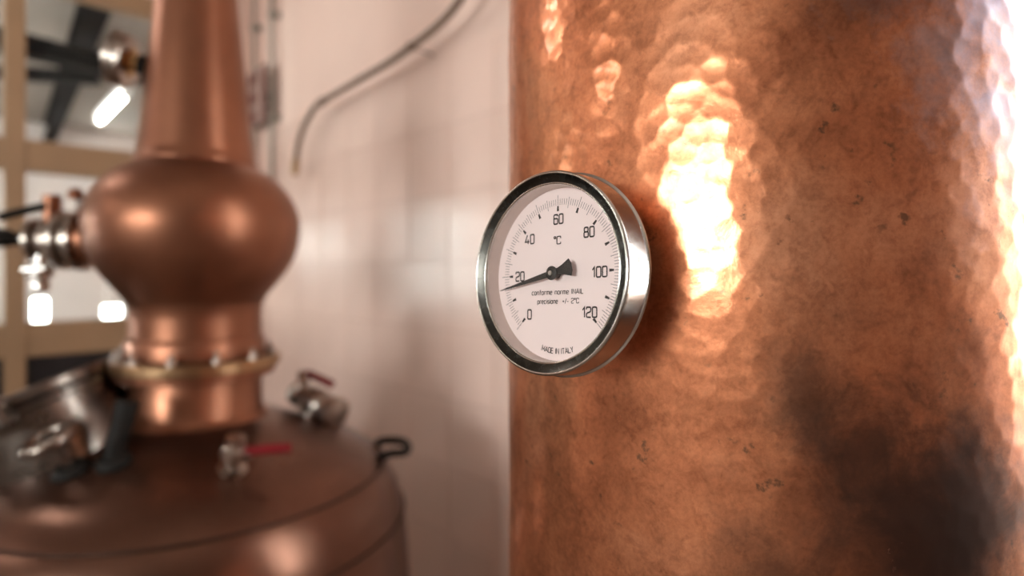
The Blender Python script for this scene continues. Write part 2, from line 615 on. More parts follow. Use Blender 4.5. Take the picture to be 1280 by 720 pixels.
window('window_4', 'x', FX0 - 0.07, WFL, 4, 1, 0.06, 0.06, 'lamp_body')


def beam(name, p, q, w, h, label, grp=None):
    p, q = Vector(p), Vector(q)
    d = q - p
    ln = d.length
    ang = math.atan2(d.y, d.x)
    root = empty(name, p, (0, 0, ang))
    for nm, lo, hi in (('web', (0, -w * 0.12, 0.02), (ln, w * 0.12, h - 0.02)), ('flange', (0, -w / 2, 0), (ln, w / 2, 0.02)), ('flange', (0, -w / 2, h - 0.02), (ln, w / 2, h))):
        add(nm, box(lo, hi), 'beam_black', root)
    return tag(root, label, 'beam', grp)


a_, b_ = Vector((0.704, 4.215, 3.100)), Vector((0.964, 8.631, 3.100))
dd = (b_ - a_).normalized()
beam('steel_beam', a_ - dd * 0.5, a_ + dd * min(9.5, ((FY1 - 0.05) - a_.y) / dd.y if dd.y > 0 else 9), 0.13, 0.21, 'long black steel roof beam running away from the glazed partition')
c_, d_ = Vector((0.358, 4.852, 2.860)), Vector((0.978, 4.950, 2.860))
dd = (d_ - c_).normalized()
beam('steel_beam', c_ - dd * 1.2, d_ + dd * 1.0, 0.12, 0.13, 'thick black steel cross beam under the hall ceiling')
c_, d_ = Vector((0.448, 6.065, 3.000)), Vector((0.776, 5.860, 3.000))
dd = (d_ - c_).normalized()
beam('steel_beam', c_ - dd * 0.6, d_ + dd * 0.2, 0.07, 0.10, 'thin short black steel purlin beyond the cross beam')


def batten(name, loc, rot, ln, label, lamp_r=0.024, grp=None, rod=0.4):
    root = empty(name, loc, rot)
    add('housing', box((-ln / 2, -0.04, 0.02), (ln / 2, 0.04, 0.07), bev=0.006), 'lamp_body', root)
    add('tube', tube([(-ln / 2 + 0.03, 0, -0.008), (ln / 2 - 0.03, 0, -0.008)], lamp_r, 14), 'lamp_tube', root)
    for s in (-1, 1):
        add('end_cap', box((s * (ln / 2 - 0.015) - 0.015, -0.03, -0.035), (s * (ln / 2 - 0.015) + 0.015, 0.03, 0.02), bev=0.004), 'lamp_body', root)
        add('hanger_rod', tube([(s * ln * 0.35, 0, 0.07), (s * ln * 0.35, 0, 0.07 + rod)], 0.005, 8), 'conduit_grey', root)
    return tag(root, label, 'lamp', grp)


p_, q_ = Vector((1.047, 6.379, 2.850)), Vector((1.032, 5.273, 2.850))
mid_ = (p_ + q_) / 2
batten('tube_lamp', mid_, (0, 0, math.atan2((q_ - p_).y, (q_ - p_).x)), (q_ - p_).length, 'lit fluorescent tube lamp in the hall seen through the upper glass pane', 0.019, rod=FZ - 2.92)
for lx, ly, lab in ((-0.66, 2.35, 'lit tube lamp hanging in front of the glazed partition'), (-2.55, 2.2, 'lit tube lamp hanging in the corner by the left wall')):
    batten('tube_lamp', (lx, ly, 2.72), (0, 0, R_(90)), 0.6, lab, 0.03, rod=ZT - 2.79)

# ---------------------------------------------------------------- copper column
col_root = empty('distillation_column', (CX, CY, 0))
tag(col_root, 'tall hammered orange copper still column carrying the white dial thermometer', 'still column')


def hammered_shell():
    th0 = math.atan2(-CY, -CX)
    fine_half = R_(118)
    step = 0.00122
    nf = int(2 * fine_half * CR / step)
    tf = np.linspace(th0 - fine_half, th0 + fine_half, nf)
    tcz = np.linspace(th0 + fine_half, th0 - fine_half + 2 * math.pi, 60)[1:-1]
    th = np.concatenate([tf, tcz])
    zf = np.arange(1.16, 1.84, step)
    z = np.concatenate([np.linspace(0.16, 1.15, 40), zf, np.linspace(1.85, 2.42, 24)])
    T, Z = np.meshgrid(th, z)
    S = (T - th0) * CR
    # hammer marks: paraboloid dents, lowest one wins
    gx, gz = 0.0118, 0.0108
    i0, j0 = np.floor(S / gx).astype(int), np.floor(Z / gz).astype(int)
    NI, NJ = 160, 260
    jx = rng.uniform(-0.36, 0.36, (NI, NJ))
    jz = rng.uniform(-0.36, 0.36, (NI, NJ))
    dep = rng.uniform(0.0, 1.0, (NI, NJ))
    kk = rng.uniform(0.75, 1.2, (NI, NJ))
    best = np.full(S.shape, 1e9)
    sec = np.full(S.shape, 1e9)
    for di in range(-2, 3):
        for dj in range(-2, 3):
            i, j = i0 + di, j0 + dj
            a, b = np.mod(i, NI), np.mod(j, NJ)
            px = (i + 0.5 + 0.5 * np.mod(j, 2) + jx[a, b]) * gx
            pz = (j + 0.5 + jz[a, b]) * gz
            d2 = (S - px) ** 2 + (Z - pz) ** 2
            h = 7.0 * kk[a, b] * d2 - 0.0002 * dep[a, b]
            sec = np.minimum(sec, np.maximum(best, h))
            best = np.minimum(best, h)
    # soften ridges
    kS = 0.000012
    hh = np.clip(0.5 + 0.5 * (sec - best) / kS, 0, 1)
    hm = sec * (1 - hh) + best * hh - kS * hh * (1 - hh)
    hm = np.minimum(hm, 0.00025)

    def vnoise(sc, seed):
        r = np.random.default_rng(seed)
        out = np.zeros_like(S)
        for _ in range(7):
            ax, az, ph = r.uniform(-1, 1), r.uniform(-1, 1), r.uniform(0, 6.28)
            out += np.sin((S * ax + Z * az) * sc + ph)
        return out / 2.6
    # marks are deep in the upper middle and to the right, shallow low on the left
    amp = 0.72 + 0.28 * np.tanh(vnoise(30, 3))
    low_left = 1 / (1 + np.exp((S + 0.03 + (Z - 1.5) * 0.5) / 0.02)) * 0.55 + 1 / (1 + np.exp((Z - 1.44) / 0.03)) * 0.45
    amp = amp * (1 - 0.88 * np.clip(low_left, 0, 1))
    disp = hm * amp + 0.00038 * vnoise(55, 5) + 0.00012 * vnoise(150, 6)
    fade = np.clip((Z - 1.15) / 0.02, 0, 1) * np.clip((1.85 - Z) / 0.02, 0, 1)
    Rr = CR + disp * fade
    X, Y = Rr * np.cos(T), Rr * np.sin(T)
    nz, nt_ = S.shape
    co = np.stack([X, Y, Z], -1).reshape(-1, 3).astype(np.float32)
    ii = np.arange(nz - 1)[:, None] * nt_
    jj = np.arange(nt_)[None, :]
    j2 = (jj + 1) % nt_
    F = np.stack([ii + jj, ii + j2, ii + nt_ + j2, ii + nt_ + jj], -1).reshape(-1, 4).astype(np.int32)
    me = bpy.data.meshes.new('shell')
    me.vertices.add(len(co))
    me.vertices.foreach_set('co', co.ravel())
    me.loops.add(F.size)
    me.loops.foreach_set('vertex_index', F.ravel())
    me.polygons.add(len(F))
    me.polygons.foreach_set('loop_start', np.arange(len(F), dtype=np.int32) * 4)
    me.polygons.foreach_set('loop_total', np.full(len(F), 4, dtype=np.int32))
    me.update(calc_edges=True)
    me.polygons.foreach_set('use_smooth', np.ones(len(F), dtype=bool))
    me.validate()
    return me


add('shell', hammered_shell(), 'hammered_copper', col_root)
add('base_flange', lathe([(0, 0), (0.23, 0), (0.232, 0.004), (0.232, 0.03), (0.228, 0.034), (0.196, 0.036), (0.192, 0.05), (0.192, 0.16), (0.186, 0.165), (0, 0.165)], 72), 'brown_copper', col_root)
add('top_cap', lathe([(0.1875, 2.42), (0.196, 2.424), (0.197, 2.44), (0.18, 2.47), (0.13, 2.53), (0.07, 2.57), (0.05, 2.60), (0.048, 2.8), (0, 2.8)], 72), 'hammered_copper', col_root)

# ---------------------------------------------------------------- dial thermometer
GN = Vector((-0.9976, -0.0111, 0.0680)).normalized()
GR = Vector((0.01476, -0.99849, 0.05291)).normalized()
GU = GN.cross(GR).normalized()
GD = Vector((0.23540, 0.21060, EYE - 0.0009))
STEM = 0.0385
gm = Matrix((GR, GU, GN)).transposed().to_4x4()
gm.translation = GD - GN * STEM
gauge = empty('dial_thermometer', (0, 0, 0))
gauge.matrix_world = gm
tag(gauge, 'round steel dial thermometer with white 0 to 120 degree face on the hammered column', 'thermometer')
Z0 = STEM       # local height of the dial face


def gl_(prof, seg=128, angle=30):
    return lathe([(r, z + Z0) for r, z in prof], seg, angle=angle)


case = add('case', gl_([(0, -0.0075), (0.03, -0.0072), (0.046, -0.0062), (0.0522, -0.005), (0.0538, -0.0042), (0.0540, -0.0036), (0.0535, -0.0031), (0.0530, -0.0029), (0.0521, 0.0100), (0.049, 0.0095), (0.0457, 0.0080), (0.0457, -0.001), (0, -0.001)]), 'steel', gauge)
add('case_screw', lathe([(0, 0.0009), (0.0012, 0.0007), (0.0015, 0)], 12, Matrix.Translation((0.0524, 0.0035, Z0 + 0.003)) @ frame_to((1, 0, 0))), 'satin_steel', case)
bez = add('bezel', gl_([(0.0519, 0.0094), (0.05235, 0.0098), (0.0525, 0.0104), (0.0523, 0.0113), (0.0518, 0.0119), (0.0511, 0.0120), (0.0508, 0.0117)], angle=60), 'bezel_steel', gauge)
add('bezel_face', gl_([(0.0508, 0.0117), (0.0500, 0.0112), (0.0466, 0.0100)], angle=60), 'bezel_dark_reflection', bez)
add('bezel_lip', gl_([(0.0466, 0.0100), (0.0463, 0.0102), (0.0459, 0.0101), (0.0456, 0.0096), (0.0455, 0.0090), (0.0455, 0.0082)], angle=60), 'bezel_steel', bez)
add('inner_ring', gl_([(0.0455, 0.0088), (0.0455, 0.0000)]), 'ring_grey', gauge)
dial = add('dial', gl_([(0.0455, 0.0), (0.0453, 0.0002), (0, 0.0002)], 96), 'dial_white', gauge)
add('cover_glass', gl_([(0, 0.0089), (0.0454, 0.0089)], 96), 'dial_glass', gauge)
add('stem', lathe([(0, -0.006), (0.0095, -0.006), (0.0095, 0.008), (0.0075, 0.009), (0.0075, Z0 - 0.007), (0, Z0 - 0.007)], 32), 'brass', gauge)
bm = bmesh.new()
lathe_into(bm, [(0, 0.010), (0.013, 0.010), (0.0138, 0.011), (0.0138, 0.020), (0.013, 0.021), (0, 0.021)], 6)
add('hex_nut', bm_mesh(bm, 'nut', False), 'brass', gauge)

# scale marks
bm = bmesh.new()


def mark(a, r0, r1, w0, w1, z=0.00032):
    d = Vector((math.sin(a), math.cos(a), 0))
    s = Vector((d.y, -d.x, 0))
    ps = [d * r0 - s * w0 / 2, d * r0 + s * w0 / 2, d * r1 + s * w1 / 2, d * r1 - s * w1 / 2]
    bm.faces.new([bm.verts.new(p + Vector((0, 0, Z0 + z))) for p in ps])


for t in range(121):
    a = R_((t - 60) * 2.25)
    if t % 10 == 0:
        mark(a, 0.0364, 0.0418, 0.00026, 0.00026)
        mark(a, 0.0332, 0.0360, 0.0015, 0.0010)
    elif t % 5 == 0:
        mark(a, 0.0346, 0.0406, 0.00024, 0.00024)
    else:
        mark(a, 0.0364, 0.0397, 0.00022, 0.00022)
sm = add('scale_marks', bm_mesh(bm, 'marks', False), 'ink_black', dial)
sm['kind'] = 'stuff'

# stroke lettering, squarish like the printed face
GL = {
    '0': (0.60, [('c', [(0, 0), (0.6, 0), (0.6, 1), (0, 1)])]),
    '1': (0.36, [('o', [(0.02, 0.72), (0.30, 1), (0.30, 0)])]),
    '2': (0.60, [('o', [(0, 0.78), (0, 1), (0.6, 1), (0.6, 0.56), (0, 0.40), (0, 0), (0.62, 0)])]),
    '4': (0.66, [('o', [(0.68, 0.24), (0, 0.24), (0.36, 1)]), ('o', [(0.48, 0.52), (0.48, 0)])]),
    '6': (0.60, [('o', [(0.58, 0.82), (0.58, 1), (0, 1), (0, 0), (0.6, 0), (0.6, 0.58), (0, 0.58)])]),
    '8': (0.60, [('c', [(0.03, 0.54), (0.57, 0.54), (0.57, 1), (0.03, 1)]), ('c', [(0, 0), (0.6, 0), (0.6, 0.54), (0, 0.54)])]),
    'C': (0.60, [('o', [(0.6, 0.74), (0.6, 1), (0, 1), (0, 0), (0.6, 0), (0.6, 0.26)])]),
    '*': (0.30, [('c', [(0, 0.74), (0.26, 0.74), (0.26, 1.02), (0, 1.02)])]),
    'c': (0.46, [('o', [(0.46, 0.70), (0, 0.70), (0, 0), (0.46, 0)])]),
    'o': (0.48, [('c', [(0, 0), (0.48, 0), (0.48, 0.70), (0, 0.70)])]),
    'n': (0.48, [('o', [(0, 0), (0, 0.70), (0.48, 0.70), (0.48, 0)])]),
    'f': (0.32, [('o', [(0.34, 1), (0.12, 1), (0.12, 0)]), ('o', [(0, 0.68), (0.32, 0.68)])]),
    'r': (0.32, [('o', [(0, 0), (0, 0.70), (0.34, 0.70)])]),
    'm': (0.76, [('o', [(0, 0), (0, 0.70), (0.76, 0.70), (0.76, 0)]), ('o', [(0.38, 0.70), (0.38, 0)])]),
    'e': (0.48, [('o', [(0, 0.36), (0.48, 0.36), (0.48, 0.70), (0, 0.70), (0, 0), (0.46, 0)])]),
    'p': (0.48, [('o', [(0, -0.26), (0, 0.70), (0.48, 0.70), (0.48, 0), (0, 0)])]),
    'i': (0.06, [('o', [(0.03, 0), (0.03, 0.70)]), ('o', [(0.03, 0.86), (0.03, 0.98)])]),
    's': (0.46, [('o', [(0.46, 0.70), (0, 0.70), (0, 0.36), (0.46, 0.36), (0.46, 0), (0, 0)])]),
    'I': (0.06, [('o', [(0.03, 0), (0.03, 1)])]),
    'N': (0.60, [('o', [(0, 0), (0, 1), (0.6, 0), (0.6, 1)])]),
    'A': (0.66, [('o', [(0, 0), (0.33, 1), (0.66, 0)]), ('o', [(0.11, 0.30), (0.55, 0.30)])]),
    'L': (0.48, [('o', [(0, 1), (0, 0), (0.5, 0)])]),
    'M': (0.74, [('o', [(0, 0), (0, 1), (0.37, 0.25), (0.74, 1), (0.74, 0)])]),
    'D': (0.60, [('c', [(0, 0), (0.6, 0), (0.6, 1), (0, 1)])]),
    'E': (0.50, [('o', [(0.5, 1), (0, 1), (0, 0), (0.5, 0)]), ('o', [(0, 0.52), (0.46, 0.52)])]),
    'T': (0.56, [('o', [(0, 1), (0.56, 1)]), ('o', [(0.28, 1), (0.28, 0)])]),
    'Y': (0.60, [('o', [(0, 1), (0.3, 0.5), (0.6, 1)]), ('o', [(0.3, 0.5), (0.3, 0)])]),
    '+': (0.44, [('o', [(0, 0.42), (0.44, 0.42)]), ('o', [(0.22, 0.2), (0.22, 0.64)])]),
    '/': (0.40, [('o', [(0, -0.05), (0.4, 1)])]),
    '-': (0.30, [('o', [(0, 0.38), (0.3, 0.38)])]),
    ' ': (0.34, []),
}
SHARP = set('NAMYLET14')


def rounded(pts, closed, rad):
    n = len(pts)
    out = []
    for i, p in enumerate(pts):
        if not closed and i in (0, n - 1):
            out.append(p)
            continue
        a, b = pts[i - 1], pts[(i + 1) % n]
        va, vb = (a - p), (b - p)
        r = min(rad, va.length * 0.48, vb.length * 0.48)
        p0, p1 = p + va.normalized() * r, p + vb.normalized() * r
        for k in range(5):
            t = k / 4
            out.append(p0 * (1 - t) ** 2 + p * 2 * t * (1 - t) + p1 * t * t)
    return out


def text_mesh(s, h, weight, place, gap=0.20):
    """flat printed strokes; place(x, y) maps line coordinates (origin at mid-baseline) to the face"""
    bm = bmesh.new()
    widths = [GL[c][0] for c in s]
    total = sum(widths) + gap * (len(s) - 1)
    x = -total / 2
    for c, w in zip(s, widths):
        for kind, pts in GL[c][1]:
            P = [Vector((x + px, py)) for px, py in pts]
            closed = kind == 'c'
            P = rounded(P, closed, 0.0 if c in SHARP else 0.17) if c not in SHARP else P
            n = len(P)
            Lp, Rp = [], []
            for i, p in enumerate(P):
                if closed:
                    a, b = P[i - 1], P[(i + 1) % n]
                else:
                    a, b = P[max(0, i - 1)], P[min(n - 1, i + 1)]
                d0 = (p - a) if (p - a).length > 1e-9 else (b - p)
                d1 = (b - p) if (b - p).length > 1e-9 else (p - a)
                n0 = Vector((-d0.y, d0.x)).normalized()
                n1 = Vector((-d1.y, d1.x)).normalized()
                m_ = n0 + n1
                if m_.length < 1e-6:
                    m_ = n0
                m_.normalize()
                k = weight / 2 / max(0.45, m_.dot(n0))
                Lp.append(p + m_ * k)
                Rp.append(p - m_ * k)
            vl = [bm.verts.new(place(q.x * h, q.y * h)) for q in Lp]
            vr = [bm.verts.new(place(q.x * h, q.y * h)) for q in Rp]
            for i in range(n if closed else n - 1):
                j = (i + 1) % n
                bm.faces.new((vl[i], vr[i], vr[j], vl[j]))
        x += w + gap
    return bm_mesh(bm, 'print', False)


def straight(cx, cy, h, z=0.00034, sx=1.0):
    return lambda x, y: Vector((cx + x * sx, cy - h / 2 + y, Z0 + z))


for s, x, y in (('0', -20.1, -21.3), ('20', -27.7, -0.2), ('40', -20.5, 20.0), ('60', 0.4, 28.9), ('80', 20.8, 20.0), ('100', 27.3, -0.5), ('120', 21.1, -20.3)):
    add('numeral', text_mesh(s, 0.0050, 0.165, straight(x / 1000, y / 1000, 0.0050, sx=0.9), 0.22), 'ink_black', dial)
add('unit_symbol', text_mesh('*C', 0.0040, 0.14, straight(-0.0003, 0.0177, 0.0040, sx=1.1), 0.16), 'ink_black', dial)
add('lettering', text_mesh('conforme norme INAIL', 0.00245, 0.15, straight(-0.0006, -0.0096, 0.00245, sx=1.11), 0.22), 'ink_black', dial)
add('lettering', text_mesh('precisione  +/- 2*C', 0.00245, 0.15, straight(0.0, -0.0144, 0.00245, sx=1.02), 0.22), 'ink_black', dial)
add('lettering', text_mesh('MADE IN ITALY', 0.0027, 0.15, lambda x, y: Vector((math.sin(x / 0.041) * (0.0417 - y), -math.cos(x / 0.041) * (0.0417 - y), Z0 + 0.00034)), 0.16), 'ink_black', dial)

# pointer
nd = Vector((-38.96, -8.08, 0)).normalized()
ns = Vector((-nd.y, nd.x, 0))
ZP = Z0 + 0.0044
out2d = [(0.0398, 0.0001), (0.026, 0.00075), (0.004, 0.00155), (0.0, 0.0022), (-0.004, 0.0017), (-0.0075, 0.0026), (-0.0122, 0.0045)]
poly = [nd * a + ns * b for a, b in out2d] + [nd * -0.0134 + ns * 0.002, nd * -0.0134 - ns * 0.002] + [nd * a - ns * b for a, b in out2d[::-1]]
bm = bmesh.new()
lo = [bm.verts.new(p + Vector((0, 0, ZP))) for p in poly]
hi = [bm.verts.new(p + Vector((0, 0, ZP + 0.0005))) for p in poly]
bm.faces.new(lo[::-1])
bm.faces.new(hi)
for i in range(len(poly)):
    j = (i + 1) % len(poly)
    bm.faces.new((lo[i], lo[j], hi[j], hi[i]))
needle = add('needle', bm_mesh(bm, 'needle', False), 'needle_black', gauge)
add('hub', lathe([(0.0024, Z0 + 0.0003), (0.0024, ZP), (0.0036, ZP + 0.0002), (0.0037, ZP + 0.0009), (0.0031, ZP + 0.0014), (0.0016, ZP + 0.0016), (0, ZP + 0.0016)], 32), 'needle_black', needle)
add('hub_pin', lathe([(0.0013, ZP + 0.0014), (0.0012, ZP + 0.0021), (0, ZP + 0.0023)], 20), 'satin_steel', needle)

# ---------------------------------------------------------------- pot still (local x = picture right, y = away, z up)
SX, SY = 0.3767, 1.3013
still = empty('pot_still', (SX, SY, 0), (0, 0, YAW))
tag(still, 'brown copper pot still with onion shaped head, flanged neck and domed lid', 'pot still')


def zz(p):
    return [(r, z + EYE) for r, z in p]


def spline_prof(p, n=6):
    q = smooth_path([(r, 0, z) for r, z in p], n)
    return [(max(0, v.x), v.z) for v in q]


dome_ctrl = [(0.118, -0.283), (0.165, -0.296), (0.233, -0.322), (0.285, -0.343), (0.3314, -0.368), (0.368, -0.403), (0.3896, -0.4416), (0.404, -0.49), (0.4125, -0.55), (0.418, -0.65)]
dome_pts = spline_prof(dome_ctrl, 6)


def dome_z(r):
    for (r0, z0), (r1, z1) in zip(dome_pts, dome_pts[1:]):
        if r0 <= r <= r1:
            return EYE + z0 + (z1 - z0) * (r - r0) / (r1 - r0)
    return EYE - 0.283


def dome_n(x, y):
    r = math.hypot(x, y)
    s = (dome_z(r - 0.01) - dome_z(r + 0.01)) / 0.02
    return Vector((x / r * s, y / r * s, 1)).normalized()


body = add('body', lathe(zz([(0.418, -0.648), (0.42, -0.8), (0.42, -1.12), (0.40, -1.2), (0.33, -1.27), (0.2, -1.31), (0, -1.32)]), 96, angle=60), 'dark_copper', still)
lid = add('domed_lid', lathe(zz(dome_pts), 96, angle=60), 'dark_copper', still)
for rr in (0.362, 0.4045):
    add('seam_bead', tube([(rr * 1.004 * math.cos(a), rr * 1.004 * math.sin(a), dome_z(rr)) for a in np.linspace(0, 2 * math.pi, 97)[:-1]], 0.0030, 8, True), 'seam_copper', lid)
for k in range(3):
    a = R_(30 + 120 * k)
    add('leg', tube([(0.33 * math.cos(a), 0.33 * math.sin(a), 0.26), (0.36 * math.cos(a), 0.36 * math.sin(a), 0.0)], [0.03, 0.024], 16), 'satin_steel', still)
add('collar', lathe(zz([(0.136, -0.288), (0.128, -0.281), (0.1205, -0.27), (0.1195, -0.19), (0.134, -0.186)]), 72), 'brown_copper', still)
fl = add('flange', lathe(zz([(0.1, -0.187), (0.152, -0.187), (0.1545, -0.1845), (0.1545, -0.169), (0.152, -0.1665), (0.1, -0.1665)]), 96, angle=30), 'bronze', still)
add('lower_flange', lathe(zz([(0.1, -0.202), (0.143, -0.202), (0.145, -0.200), (0.145, -0.189), (0.143, -0.187), (0.1, -0.187)]), 96, angle=30), 'brown_copper', still)
boltm = bmesh.new()
lathe_into(boltm, [(0, 0), (0.0085, 0), (0.0085, 0.008), (0.0075, 0.009), (0, 0.009)], 6)
lathe_into(boltm, [(0.0045, 0.009), (0.0045, 0.018), (0.003, 0.020), (0, 0.020)], 10)
boltm = bm_mesh(boltm, 'bolt', False)
boltm.materials.append(MATS['fitting_steel'])
for k in range(12):
    a = 2 * math.pi * (k + 0.35) / 12
    o = bpy.data.objects.new('bolt', boltm)
    COL.objects.link(o)
    o.parent = fl
    o.location = (0.1395 * math.cos(a), 0.1395 * math.sin(a), EYE - 0.1665)
add('neck_ring', lathe(zz([(0.1195, -0.1665), (0.1255, -0.163), (0.1255, -0.135), (0.1225, -0.128), (0.1197, -0.126), (0.1185, -0.09), (0.1195, -0.066), (0.1235, -0.058)]), 72, angle=40), 'brown_copper', still)
bulb = spline_prof([(0.1195, -0.062), (0.1335, -0.042), (0.1625, -0.005), (0.184, 0.035), (0.1935, 0.084), (0.1885, 0.125), (0.172, 0.160), (0.146, 0.188), (0.119, 0.205), (0.1105, 0.213)], 6)
head = add('onion_head', lathe(zz(bulb), 96, angle=70), 'brown_copper', still)
add('swan_neck', lathe(zz([(0.1115, 0.208), (0.1125, 0.214), (0.1095, 0.222)] + spline_prof([(0.1075, 0.226), (0.099, 0.29), (0.088, 0.40), (0.0745, 0.545), (0.064, 0.70), (0.058, 0.9), (0.056, 1.1)], 5)), 72, angle=50), 'brown_copper', still)
add('lyne_arm', tube(smooth_path([(0, 0, EYE + 1.09), (0.0, 0.02, EYE + 1.25), (-0.02, 0.10, EYE + 1.36), (-0.06, 0.25, EYE + 1.40), (-0.15, 0.55, EYE + 1.38)], 8), 0.056, 24), 'brown_copper', still)

# side outlet of the onion head
PZ = EYE + 0.062
pa = Vector((-1, -0.08, 0)).normalized()
po = Vector((0, 0, PZ))


def along(d, up=0.0, fwd=0.0):
    return po + pa * (0.0462 + 0.72 * d) + Vector((0, 0, up)) + Vector((0, -1, 0)) * fwd


PM = frame_to(pa, po) @ Matrix.Translation((0, 0, 0.0462)) @ Matrix.Diagonal((1, 1, 0.72, 1))
port = add('outlet_port', lathe([(0.060, 0.165), (0.054, 0.178), (0.050, 0.19), (0.050, 0.228), (0.0, 0.228)], 40, PM), 'brown_copper', still)
ff = add('clamp_ferrule', lathe([(0.0, 0.228), (0.057, 0.228), (0.060, 0.231), (0.060, 0.245), (0.052, 0.249), (0.046, 0.252), (0.046, 0.270), (0.058, 0.274), (0.058, 0.287), (0.04, 0.291), (0.0, 0.291)], 40, PM), 'fitting_steel', still)
add('clamp_bolt', tube([along(0.238, 0.055, 0.02), along(0.238, 0.098, 0.02)], 0.006, 10), 'fitting_steel', ff)
add('wing_nut', lathe([(0, 0), (0.012, 0.0), (0.014, 0.012), (0.008, 0.022), (0, 0.022)], 12, frame_to((0, 0, 1), along(0.238, 0.078, 0.02))), 'brown_copper', ff)
vb = add('outlet_valve', lathe([(0.0, 0.291), (0.033, 0.291), (0.036, 0.30), (0.040, 0.318), (0.036, 0.336), (0.031, 0.345), (0.043, 0.348), (0.043, 0.360), (0.02, 0.364), (0, 0.364)], 32, PM), 'fitting_steel', still)
add('valve_stem', tube([along(0.318, 0.035), along(0.318, 0.088)], 0.016, 14), 'brown_copper', vb)
add('lever', tube(smooth_path([along(0.318, 0.07), along(0.335, 0.062, 0.02), along(0.40, 0.040, 0.05)], 5), 0.0085, 10), 'black_rubber', vb)
add('sample_cock', lathe([(0, -0.07), (0.014, -0.07), (0.016, -0.055), (0.012, -0.045), (0.022, -0.04), (0.022, -0.02), (0.012, -0.015), (0.012, 0), (0, 0)], 20, Matrix.Translation(along(0.325, -0.03, 0.02))), 'steel', vb)
add('cock_tap', tube([along(0.30, -0.055, 0.03), along(0.355, -0.058, 0.03)], 0.011, 12), 'steel', vb)
gp = add('hand_grip', tube(smooth_path([along(0.362, 0.0, 0.02), along(0.42, 0.004, 0.04), along(0.50, 0.012, 0.06)], 5), [0.013] * 3 + [0.018] * 8, 16), 'black_rubber', still)
add('grip_nut', lathe([(0, 0), (0.02, 0), (0.021, 0.02), (0, 0.02)], 12, frame_to(pa, along(0.43, 0.05, 0.05))), 'fitting_steel', gp)
add('grip_post', tube([along(0.44, 0.005, 0.05), along(0.44, 0.075, 0.05)], 0.013, 12), 'dark_steel', gp)

# manway on the dome
mx, my = -0.205, -0.10
mn = dome_n(mx, my)
mn = Vector((mn.x * 1.1 - 0.05, mn.y * 0.5, mn.z)).normalized()
mo = Vector((mx, my, dome_z(math.hypot(mx, my))))
MM = frame_to(mn, mo + Vector((0.006, 0, 0.016))) @ Matrix.Diagonal((1.08, 1.08, 1.05, 1))
mw = add('manway', lathe([(0.116, -0.06), (0.116, 0.060), (0.121, 0.0615), (0.123, 0.064), (0.123, 0.070), (0.10, 0.071)], 64, MM), 'dark_steel', still)
add('manway_gasket', lathe([(0.09, 0.071), (0.119, 0.071), (0.119, 0.076), (0.09, 0.076)], 64, MM), 'black_rubber', mw)
add('manway_cover', lathe([(0.0, 0.076), (0.122, 0.076), (0.125, 0.079), (0.125, 0.092), (0.122, 0.095), (0.108, 0.096), (0.102, 0.092), (0.06, 0.098), (0, 0.101)], 64, MM), 'dark_steel', mw)
add('manway_hinge', box((0.112, -0.028, 0.05), (0.150, 0.028, 0.098), MM, 0.006), 'dark_steel', mw)
cl_o = Vector((-0.088, -0.222, 0))
cl_o.z = dome_z(math.hypot(cl_o.x, cl_o.y))
cn = dome_n(cl_o.x, cl_o.y)
cp = add('clamp_post', tube([cl_o - cn * 0.01, cl_o + cn * 0.062], 0.009, 12), 'dark_steel', still)
add('clamp_base', lathe([(0.03, -0.004), (0.03, 0.004), (0.02, 0.012), (0, 0.012)], 20, frame_to(cn, cl_o)), 'black_rubber', cp)
add('clamp_ring', tube(ring_pts(cl_o + cn * 0.066 + Vector((-0.012, 0, -0.003)), (cn + Vector((-0.18, 0, 0))), 0.036, 32), 0.0085, 10, True), 'fitting_steel', cp)
# black arm beside the manway
bx_, by_ = -0.026, -0.212
bo = Vector((bx_, by_, dome_z(math.hypot(bx_, by_))))
ba = add('latch_arm', tube(smooth_path([bo + Vector((0, 0, -0.008)), bo + Vector((0.002, 0, 0.03)), bo + Vector((0.010, 0.004, 0.062)), bo + Vector((0.016, 0.01, 0.10))], 5), [0.016] * 6 + [0.0165] * 5 + [0.018] * 5, 16), 'black_rubber', still)
add('arm_foot', lathe([(0.028, -0.006), (0.028, 0.006), (0.019, 0.014), (0, 0.014)], 20, frame_to(dome_n(bx_, by_), bo)), 'black_rubber', ba)


# ball valves with red levers
def ball_valve(x, y, lever_dir, scale, yaw_body, lift=0.0):
    o3 = Vector((x, y, dome_z(math.hypot(x, y)) - 0.003))
    n = dome_n(x, y)
    M = frame_to(n, o3)
    v = add('ball_valve', lathe([(r * scale, z * scale) for r, z in [(0.024, -0.003), (0.024, 0.006), (0.013, 0.009), (0.013, 0.018), (0.019, 0.022), (0.022, 0.034), (0.019, 0.046), (0.013, 0.05), (0.016, 0.053), (0.016, 0.066), (0, 0.068)]], 24, M), 'fitting_steel', still)
    top = o3 + n * 0.034 * scale
    ld = Vector(lever_dir).normalized()
    add('stem_nut', lathe([(0, 0), (0.010 * scale, 0), (0.010 * scale, 0.03 * scale), (0, 0.03 * scale)], 6, frame_to(ld, top)), 'fitting_steel', v)
    side = ld.cross(n).normalized()
    up2 = side.cross(ld)
    pts = [top + ld * 0.022 * scale, top + ld * 0.032 * scale + up2 * 0.003, top + ld * 0.1 * scale + up2 * 0.004]
    add('lever', tube(smooth_path(pts, 5), [0.005 * scale] * 3 + [0.0085 * scale] * 8, 10), 'lever_red', v)
    return v


ball_valve(0.160, -0.195, (1, -0.12, 0.10), 0.98, 0)
